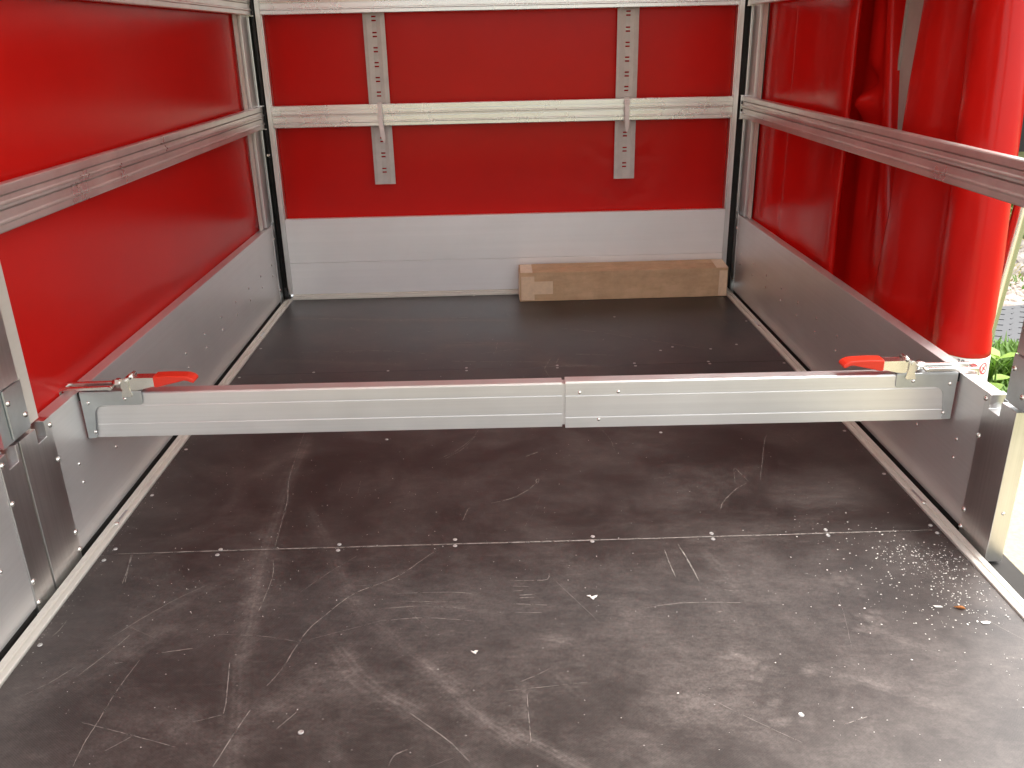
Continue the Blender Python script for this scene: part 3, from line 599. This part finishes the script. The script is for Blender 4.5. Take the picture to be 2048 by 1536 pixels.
# ------------------------------------------------------------------ slotted strips and cable ties on the far wall
def strip(xc, pairs, label, curl, tilt=0.0):
    z0, z1 = .4655, 1.25; x0, x1 = xc-.041, xc+.041
    sl = []
    for z in pairs: sl += [(z+.0042, z+.0096), (z-.0096, z-.0042)]
    zs = sorted({z0, z1} | {a for p in sl for a in p}); hx0, hx1 = xc-.0085, xc+.0085
    xs = [x0, xc-.028, hx0, hx1, xc+.024, x1]
    vid = {}; vs = []; fs = []
    def V(i, j, k):
        if (i, j, k) not in vid:
            x = xs[i]; b_ = (.0025 if i in (1, 4) and curl else 0)
            y = .0195-k*.0018-b_+.0015*math.sin(zs[j]*9+xc*5)*curl
            vid[(i, j, k)] = len(vs); vs.append((x-xc, y, zs[j]-z0))
        return vid[(i, j, k)]
    solid = lambda i, j: 0 <= i < len(xs)-1 and 0 <= j < len(zs)-1 and not (i == 2 and any(abs(zs[j]-a) < 1e-6 for a, b_ in sl))
    for i in range(len(xs)-1):
        for j in range(len(zs)-1):
            if not solid(i, j): continue
            for k in (0, 1): fs.append((V(i, j, k), V(i+1, j, k), V(i+1, j+1, k), V(i, j+1, k)))
            for (di, dj, a, b_) in ((-1, 0, (i, j), (i, j+1)), (1, 0, (i+1, j), (i+1, j+1)), (0, -1, (i, j), (i+1, j)), (0, 1, (i, j+1), (i+1, j+1))):
                if not solid(i+di, j+dj): fs.append((V(*a, 0), V(*b_, 0), V(*b_, 1), V(*a, 1)))
    r_ = MB().add(vs, fs).build('slotted_strip', 'strap'); r_.location = (xc, 0, z0); tag(r_, label, 'strip', 'slotted strips on the far wall')
    sm_ = MB(); sm_.add(*[[(-.0285, .0168, .0), (-.0275, .0168, .0), (-.0275, .0168, .78), (-.0285, .0168, .78)], [(0, 1, 2, 3)]]); sm_.build('weld_line', 'grey_post', r_)
    return r_
zp = [1.137, 1.0795, 1.0235, .970, .917, .863, .8098, .6385, .5800, .5200]
strip(-.4805, zp, 'left grey strip with paired slots hanging behind the far slat rail', .3)
strip(.4805, zp, 'right grey strip with paired slots hanging behind the far slat rail', 1.0)
def cable_tie(x, tail, bend, head_z, label):
    r_ = empty('cable_tie', (x, -.022, .77)); o0 = Vector(r_.location); tag(r_, label, 'cable tie', 'white cable ties')
    w = .0085
    loop = [(.012, .688), (-.0245, .688), (-.0245, .7795), (.012, .7795), (.012, .7775), (-.0225, .7775), (-.0225, .690), (.012, .690)]
    MB().prism([(a, b_) for a, b_ in loop], lambda u, v, k: (k, u-o0.y, v-o0.z), -w, w).build('band', 'tie', r_)
    B(-.0115, .0115, -.0345-o0.y, -.0247-o0.y, head_z-.008-o0.z, head_z+.008-o0.z).build('head', 'tie', r_, .0012)
    vs = []; n_ = 8
    for i in range(n_+1):
        t = i/n_; z = head_z-.006-tail*t-o0.z; ww = .0082*(1 if t < .82 else max(.15, (1-t)/.18)); xx = bend*t*tail; yy = -.033-.010*math.sin(t*2.4)-o0.y
        vs += [(xx-ww, yy, z), (xx+ww, yy, z), (xx+ww, yy-.0016, z), (xx-ww, yy-.0016, z)]
    fs = [(4*i+a, 4*i+b_, 4*i+4+b_, 4*i+4+a) for i in range(n_) for a, b_ in ((0, 1), (1, 2), (2, 3), (3, 0))]+[(0, 1, 2, 3), (4*n_, 4*n_+1, 4*n_+2, 4*n_+3)]
    MB().add(vs, fs).build('tail', 'tie', r_)
    return r_
cable_tie(-.4765, .090, .12, .728, 'white cable tie with long bent tail on the left slotted strip')
cable_tie(.4785, .104, 0.0, .762, 'white cable tie with straight tail on the right slotted strip')
# ------------------------------------------------------------------ load bar
bar = empty('load_bar', (0, -1.807, .213)); bar.rotation_euler = (0, 0, -.0117)
tag(bar, 'silver telescopic cross bar clamped between the side boards with red levers', 'load bar')
def bar_section(x0, x1, grow, zl):
    g = grow; h = .1025+g; d = .032
    def gr(z, dep=.0012, w=.0009): return [(0+.0, z-w), (dep, z-w*.4), (dep, z+w*.4), (0, z+w)]
    p = [(0, -g*.5)]
    for z in zl: p += gr(z)
    p += [(0, h-.003), (.003, h), (d, h), (d, -g*.5)]
    return MB().prism(p, lambda u, v, w: (w, u-(.0035 if g else 0), v), x0, x1).build('bar_section', 'alu_bar', bar, .0008)
bar_section(-.9315, .0920, 0, (.031, .073)); bar_section(.0985, .9315, .003, (.023, .030+.0435))
B(.088, .105, .003, .029, .004, .0985).build('inner_tube', 'alu_bar', bar)
for x, z in ((.1287, .0808), (.2119, .0807), (.1709, .017)):
    stud(RIV, 'rivet', (x, -.0035, z), (0, -1, 0), bar)
def arc(cx, cz, r, a0, a1, n=6): return [(cx+r*math.cos(R(a0+(a1-a0)*k/n)), cz+r*math.sin(R(a0+(a1-a0)*k/n))) for k in range(n+1)]
def clamp(s):
    c = empty('clamp', (s*.93, 0, .104)); c.parent = bar
    X = lambda x: s*(x-.93)
    zz = lambda z: z-.104
    f = lambda y0: (lambda u, v, w: (X(u), w, zz(v)))
    # L-shaped face plate
    pl = [(.9365, .106)] + [(.805, .106)] + arc(.811, .083, .006, 180, 270) + [(.885, .077)] + arc(.888, .053, .024, 90, 0) + [(.913, .045), (.918, .012)] + arc(.922, .006, .0055, 180, 270) + [(.9365, .0)]
    MB().prism(pl, f(0), -.0062, -.0038).build('face_plate', 'zinc', c, .0005)
    MB().prism([(.9365, .106), (.805, .106), (.805, .1085), (.9365, .1085)], f(0), -.0062, .030).build('top_plate', 'zinc', c, .0005)
    for x, z in ((.922, .083), (.919, .015), (.842, .091)): stud(RIV, 'rivet', (X(x), -.0062, zz(z)), (0, -1, 0), c)
    # rubber end pad
    B(X(.9368), X(.9415), .002, .030, zz(.0), zz(.085)).build('end_pad', 'redpad', c)
    B(X(.9368), X(.9415), -.004, .030, zz(.087), zz(.106)).build('end_stop', 'black', c)
    # pivot ears
    ear = [(.846, .096)] + [(.8385, .124)] + arc(.8335, .131, .0068, 10, 170, 8) + [(.8265, .118), (.822, .100), (.825, .096)]
    for y in (-.0095, .0245): MB().prism(ear, f(0), y, y+.0026).build('ear', 'steel', c, .0006)
    MB().tube([(X(.8335), -.0115, zz(.1310)), (X(.8335), .029, zz(.1310))], .0034, 10).build('pivot_pin', 'steel', c)
    # lever channel and red grip
    lev = [(.846, .1135), (.8435, .1285), (.835, .1375), (.790, .1375), (.772, .1370), (.772, .119), (.800, .1125), (.815, .1095)]
    for y in (-.0063, .0195): MB().prism(lev, f(0), y, y+.0020).build('lever_side', 'steel', c)
    MB().prism([(.835, .1358), (.772, .1352), (.772, .1372), (.835, .1378)], f(0), -.0043, .0195).build('lever_top', 'steel', c)
    MB().tube([(X(.8225), -.0075, zz(.1400)), (X(.8225), .022, zz(.1400))], .0048, 10).build('roller', 'steel', c, smooth=True)
    top = [(.774, .1405), (.745, .1415), (.715, .1405), (.703, .1395), (.694, .1360), (.6885, .1310), (.6875, .1262), (.691, .1238), (.696, .1258), (.702, .1290), (.709, .1300), (.722, .1268), (.745, .1215), (.768, .1160), (.774, .1165)]
    MB().prism(top, f(0), -.0085, .0235).build('grip', 'redgrip', c, .0028, seg=3)
    # threaded neck and hooked loop reaching over the board
    MB().tube([(X(.845), .0085, zz(.122)), (X(.866), .0085, zz(.1215))], .0085, 12).build('neck', 'steel', c, smooth=True)
    MB().tube([(X(.851), .0085, zz(.1222)), (X(.859), .0085, zz(.1220))], .0108, 6).build('nut', 'steel', c)
    loop = [(.862, .1130), (.862, .1190)] + [(.866, .1215)] + [(.968, .1205)] + arc(.972, .1150, .0055, 90, 0, 5) + [(.9795, .1000), (.9745, .1000), (.9735, .1095), (.970, .1120), (.867, .1125)]
    for y in (-.0105, .0190): MB().prism(loop, f(0), y, y+.0085).build('loop_bar', 'steel', c, .0022, seg=3)
    B(X(.966), X(.9775), -.003, .020, zz(.112), zz(.1190)).build('loop_bridge', 'steel', c, .0018)
    MB().tube([(X(.8665), -.0135, zz(.1170)), (X(.8665), .0305, zz(.1170))], .0036, 10).build('loop_pin', 'steel', c)
    B(X(.873), X(.935), .001, .016, zz(.1125), zz(.1150)).build('loop_web', 'zinc', c)
clamp(-1); clamp(1)
# ------------------------------------------------------------------ cardboard box
bxo = empty('cardboard_box', (.473, -.064, .0005)); bxo.rotation_euler = (0, 0, .008)
tag(bxo, 'long brown cardboard box lying against the far wall', 'box')
nx, hh, dd = 40, .118, .104; mb = MB(); ring_n = 10
sec = [(-dd/2, .0), (-dd/2, hh*.33), (-dd/2, hh*.66), (-dd/2, hh), (-dd/6, hh), (dd/6, hh), (dd/2, hh), (dd/2, hh*.5), (dd/2, 0), (0, 0)]
vs = []
for i in range(nx+1):
    x = -.424+.848*i/nx
    for k, (y, z) in enumerate(sec):
        wob = .0022*nz3(x*6+k, y*20, z*20)+.0012*nz3(x*25, k*3, 4)
        zz_ = z+(wob*.35 if z > .01 else 0)+({3: .002, 4: .0055, 5: .009, 6: .012}.get(k, 0))-(.002*math.exp(-((x-.12)/.05)**2) if k == 3 else 0)
        vs.append((x, y+(wob if abs(y) > .04 else 0), zz_))
fs = [(i*ring_n+k, i*ring_n+(k+1) % ring_n, (i+1)*ring_n+(k+1) % ring_n, (i+1)*ring_n+k) for i in range(nx) for k in range(ring_n)]
fs += [tuple(range(ring_n)), tuple(range(nx*ring_n, (nx+1)*ring_n))]
carton = MB().add(vs, fs).build('carton', 'card', bxo, .0018)
def tape(x0, x1, z0, z1, y=-.0553): B(x0, x1, y, y+.0035, z0, z1).build('tape', 'tape', carton)
tape(-.418, -.365, .006, .104); tape(-.3655, -.29, .030, .082); tape(.388, .420, .004, .108)
B(-.4262, -.4235, -.050, .050, .006, .113).build('tape', 'tape', carton)
for xa, xb in ((-.42, -.372), (.375, .421)): MB().prism([(-.052, .1195), (-.052, .1212), (.046, .1304), (.046, .1287)], lambda u, v, w: (w, u, v), xa, xb).build('tape', 'tape', carton)
MB().prism([(-.002, .1240), (-.002, .1262), (.046, .1308), (.046, .1290)], lambda u, v, w: (w, u, v), -.371, .374).build('flap', 'card', carton)
# ------------------------------------------------------------------ loose bits on the floor
def flakes(pts, name, m, label, cat):
    mb = MB()
    for x, y, r_ in pts:
        a = rnd.random()*6.28; n_ = rnd.choice((3, 4, 5)); el = rnd.uniform(.5, 1)
        q = []
        for k in range(n_):
            t = a+k*6.283/n_; rr = r_*rnd.uniform(.6, 1.2); q.append((x+rr*math.cos(t), y+rr*el*math.sin(t), .0009))
        q.append((x, y, .0009+r_*rnd.uniform(.3, .7))); mb.add(q, [(k, (k+1) % n_, n_) for k in range(n_)]+[tuple(range(n_))[::-1]])
    o = mb.build(name, m); tag(o, label, cat, kind='stuff'); return o
pts = []
for _ in range(700):
    y = -2.62*rnd.random()**.7; x = rnd.uniform(-.88, .88); pts.append((x, y, rnd.choice((.0005, .0006, .0007, .0009, .0013))*(1.0 if rnd.random() < .95 else 1.6)))
for _ in range(200):
    x = max(-.885, min(.0, rnd.gauss(-.62, .22))); y = rnd.gauss(-1.95, .2); pts.append((x, max(-2.6, y), rnd.choice((.0006, .0008, .0012))))
for cx, cy, sx_, sy_, n_ in ((.80, -2.02, .055, .035, 170), (.84, -2.06, .03, .03, 120), (.83, -2.17, .035, .05, 130), (.75, -2.15, .07, .09, 150), (.70, -1.95, .1, .07, 60), (.78, -2.32, .06, .08, 30)):
    for _ in range(n_):
        x, y = rnd.gauss(cx, sx_), rnd.gauss(cy, sy_)
        if x < .895: pts.append((x, y, rnd.choice((.0007, .0009, .0012, .0017, .0022))))
for _ in range(120): pts.append((-.898+abs(rnd.gauss(0, .012)), rnd.uniform(-2.3, -1.3), rnd.choice((.0006, .0009))))
for _ in range(90): pts.append((.898-abs(rnd.gauss(0, .012)), rnd.uniform(-2.2, -1.0), rnd.choice((.0006, .0009))))
flakes(pts, 'sawdust', 'dustwhite', 'white crumbs and sawdust scattered over the dark floor', 'sawdust')
def chip(x, y, outline, label, m='dustwhite', h=.0016):
    o = MB().prism(outline, lambda u, v, w: (u, v, w), .0008, h).build('paint_chip' if m == 'dustwhite' else 'seed_husk', m); o.location = (x, y, 0); tag(o, label, 'chip' if m == 'dustwhite' else 'husk'); return o
chip(.126, -2.133, [(-.011, .004), (-.004, .006), (-.002, .0), (.003, .003), (.010, .005), (.008, .0), (.003, -.004), (.001, -.009), (-.003, -.004), (-.005, .001)], 'white forked paint chip on the floor right of the middle')
chip(-.098, -2.283, [(-.007, .003), (-.002, .001), (.001, .004), (.006, .003), (.003, -.001), (.002, -.006), (-.002, -.003)], 'small white paint chip on the floor left of the middle')
chip(.765, -2.195, [(-.008, .003), (.006, .001), (.008, -.003), (-.005, -.002)], 'white sliver among the crumbs at the right')
chip(.829, -2.246, [(-.009, .003), (.004, .004), (.008, .0), (.002, -.004), (-.008, -.003)], 'flat white chip beside the right floor rail')
hk = MB().tube([(-.010, .005, .002), (-.006, .002, .003), (0, 0, .004), (.004, -.001, .0036), (.008, -.003, .002)], [.0006, .0018, .0032, .0028, .0008], 8).build('seed_husk', 'husk', smooth=True)
hk.location = (.803, -2.203, 0); tag(hk, 'small brown seed husk among the white crumbs', 'husk')
# ------------------------------------------------------------------ outdoors, seen past the curtain
GZ = -.6
tag(MB().add([(-300, -300, GZ), (300, -300, GZ), (300, 300, GZ), (-300, 300, GZ)], [(0, 1, 2, 3)]).build('ground', 'soil'), kind='structure')
tag(B(-6, 2.05, -9, -.34, GZ-.05, GZ+.012).build('paving', 'paving'), kind='structure')
def blades(name, m, region, n_, h, label, w=.006, flat=.5, shape=None):
    mb = MB(); x0, x1, y0, y1 = region
    for _ in range(n_):
        while True:
            x, y = rnd.uniform(x0, x1), rnd.uniform(y0, y1)
            hmul = shape(x, y) if shape else 1
            if hmul > .05: break
        a = rnd.random()*6.283; hh_ = h*hmul*rnd.uniform(.5, 1.1); l = hh_*flat*rnd.uniform(.3, 1.2); ww = w*rnd.uniform(.6, 1.3)
        dx, dy = math.cos(a), math.sin(a); z0 = GZ+hh_*rnd.uniform(0, .55)
        mb.add([(x-dy*ww*.5, y+dx*ww*.5, z0), (x+dy*ww*.5, y-dx*ww*.5, z0), (x+dx*l*.5+dy*ww, y+dy*l*.5-dx*ww, z0+hh_*.35), (x+dx*l*.5-dy*ww, y+dy*l*.5+dx*ww, z0+hh_*.35), (x+dx*l, y+dy*l, z0+hh_*.55)], [(0, 1, 2, 3), (3, 2, 4)])
    o = mb.build(name, m); tag(o, label, name.replace('_', ' '), kind='stuff'); return o
blob = lambda cx, cy, rx, ry: (lambda x, y: max(0, 1-((x-cx)/rx)**2-((y-cy)/ry)**2)**.5)
def clump(x, y): return max(blob(2.42, .33, .36, .42)(x, y)*(.75+.4*nz3(x*7, y*7, 0)), .45*blob(2.2, -.05, .3, .4)(x, y))
blades('ground_cover', 'leaf', (1.9, 2.9, -.5, .8), 9000, .24, 'bright green mossy ground cover beside the board', .008, .5, clump)
blades('lawn', 'leaf', (2.0, 7, 1.0, 7), 6000, .10, 'short green grass growing beyond the plastic cover', .008, .6, lambda x, y: .2+max(0, nz3(x*1.2, y*1.2, 4))*1.6)
blades('dry_grass', 'dryleaf', (3.0, 5, 1.2, 4), 1500, .16, 'dry yellowish grass tufts among the stones', .007, .6, lambda x, y: max(0, nz3(x*2, y*2, 7))*2)
def shrub(cx, cy, r_, h, label):
    e = empty('shrub', (cx, cy, GZ)); tag(e, label, 'shrub', 'shrubs behind the stones')
    mb = MB()
    for _ in range(1800):
        a = rnd.random()*6.283; q = rnd.random()**.5; ph = rnd.random()**.6*h; rr = r_*q*(1-.5*ph/h)
        p = Vector((rr*math.cos(a), rr*math.sin(a), ph)); d = Vector((rnd.gauss(0, 1), rnd.gauss(0, 1), rnd.gauss(.3, .6))).normalized(); s_ = d.cross(Vector((rnd.gauss(0, 1), rnd.gauss(0, 1), rnd.gauss(0, 1)))).normalized(); L_ = rnd.uniform(.03, .07)
        mb.add([p, p+d*L_*.5+s_*L_*.3, p+d*L_, p+d*L_*.5-s_*L_*.3], [(0, 1, 2, 3)])
    mb.build('foliage', 'leaf', e); MB().tube([(0, 0, 0), (.02, 0, h*.5)], [.02, .01], 6).build('stem', 'rock', e)
shrub(4.35, 3.3, .55, .55, 'green shrub behind the stones, just right of the silver tube')
shrub(5.0, 3.4, .5, .5, 'green shrub behind the stones, at the right picture edge')
pl = empty('leafy_plant', (2.10, -.08, GZ)); tag(pl, 'young plant with broad pale green leaves beside the board', 'plant')
MB().tube([(0, 0, 0), (.01, 0, .15), (.0, .01, .29)], [.005, .004, .003], 6).build('stem', 'leaf', pl)
for k, (a, z, L_, el) in enumerate(((200, .28, .10, 35), (330, .28, .10, 30), (100, .27, .09, 40), (250, .17, .09, 10), (20, .18, .09, 15), (150, .12, .10, 5), (300, .08, .1, 5))):
    d = Vector((math.cos(R(a))*math.cos(R(el)), math.sin(R(a))*math.cos(R(el)), math.sin(R(el)))); s_ = d.cross(Vector((0, 0, 1))).normalized(); u_ = s_.cross(d); p = Vector((0, 0, z)); vs = []; 
    for t, w in ((0, .08), (.25, .75), (.5, 1), (.75, .7), (1, .05)): c_ = p+d*L_*t-u_*(.02*t*t); vs += [c_+s_*w*.032+u_*.006*w, c_, c_-s_*w*.032+u_*.006*w]
    MB().add(vs, [(3*i+j, 3*i+j+1, 3*i+j+4, 3*i+j+3) for i in range(4) for j in (0, 1)]).build('leaf', 'leaf2', pl, smooth=True)
def pebbles(name, m, region, n_, r0, r1, label):
    mb = MB(); x0, x1, y0, y1 = region
    for _ in range(n_):
        x, y = rnd.uniform(x0, x1), rnd.uniform(y0, y1); r_ = rnd.uniform(r0, r1); sx_, sy_, sz_ = r_*rnd.uniform(.7, 1.3), r_*rnd.uniform(.7, 1.3), r_*rnd.uniform(.4, .8)
        vs = [(x, y, GZ+sz_*1.3)]; 
        for (zz_, rr, off) in ((.85, .65, 0), (.2, 1, .5)):
            for k in range(6): t = (k+off)*1.047; q = rnd.uniform(.8, 1.15); vs.append((x+sx_*rr*q*math.cos(t), y+sy_*rr*q*math.sin(t), GZ+sz_*zz_))
        mb.add(vs, [(0, 1+k, 1+(k+1) % 6) for k in range(6)]+[(1+k, 7+k, 1+(k+1) % 6) for k in range(6)]+[(1+(k+1) % 6, 7+k, 7+(k+1) % 6) for k in range(6)])
    tag(mb.build(name, m), label, name, kind='stuff')
pebbles('gravel', 'stone', (2.5, 3.9, 1.25, 2.4), 900, .018, .05, 'pale pebbles between the plastic cover and the grass')
pebbles('rocks', 'rock', (3.2, 4.5, 2.2, 3.0), 160, .05, .11, 'grey broken rocks in front of the shrubs')
cv = empty('ground_cover_plate', (2.86, 1.0, GZ)); tag(cv, 'dark grey plastic shaft cover with raised tread on the ground', 'cover'); cv.rotation_euler = (0, 0, R(12))
MB().prism([(-.45, -.33), (.5, -.36), (.52, .33), (-.43, .36)], lambda u, v, w: (u, v, w), .0, .06).build('plate', 'plastic', cv, .01)
lg = B(-.017, .017, -.004, .004, .0605, .0635).mesh('tread_bar'); lg.materials.append(M['plastic'])
for i in range(12):
    for j in range(8):
        o = bpy.data.objects.new('tread_bar', lg); COL.objects.link(o); o.parent = cv; o.location = (-.40+.075*i, -.28+.08*j, 0); o.rotation_euler = (0, 0, R(35 if (i+j) % 2 else -35))
dw = empty('house_wall', (8, 8.6, GZ)); tag(dw, 'dark grey wall far outside, seen between curtain and tube', 'wall')
B(-4.5, 9, 0, .3, 0, 3.2).build('wall', 'darkwall', dw); B(-4.6, 9.1, -.02, .32, 3.2, 3.3).build('coping', 'rock', dw)
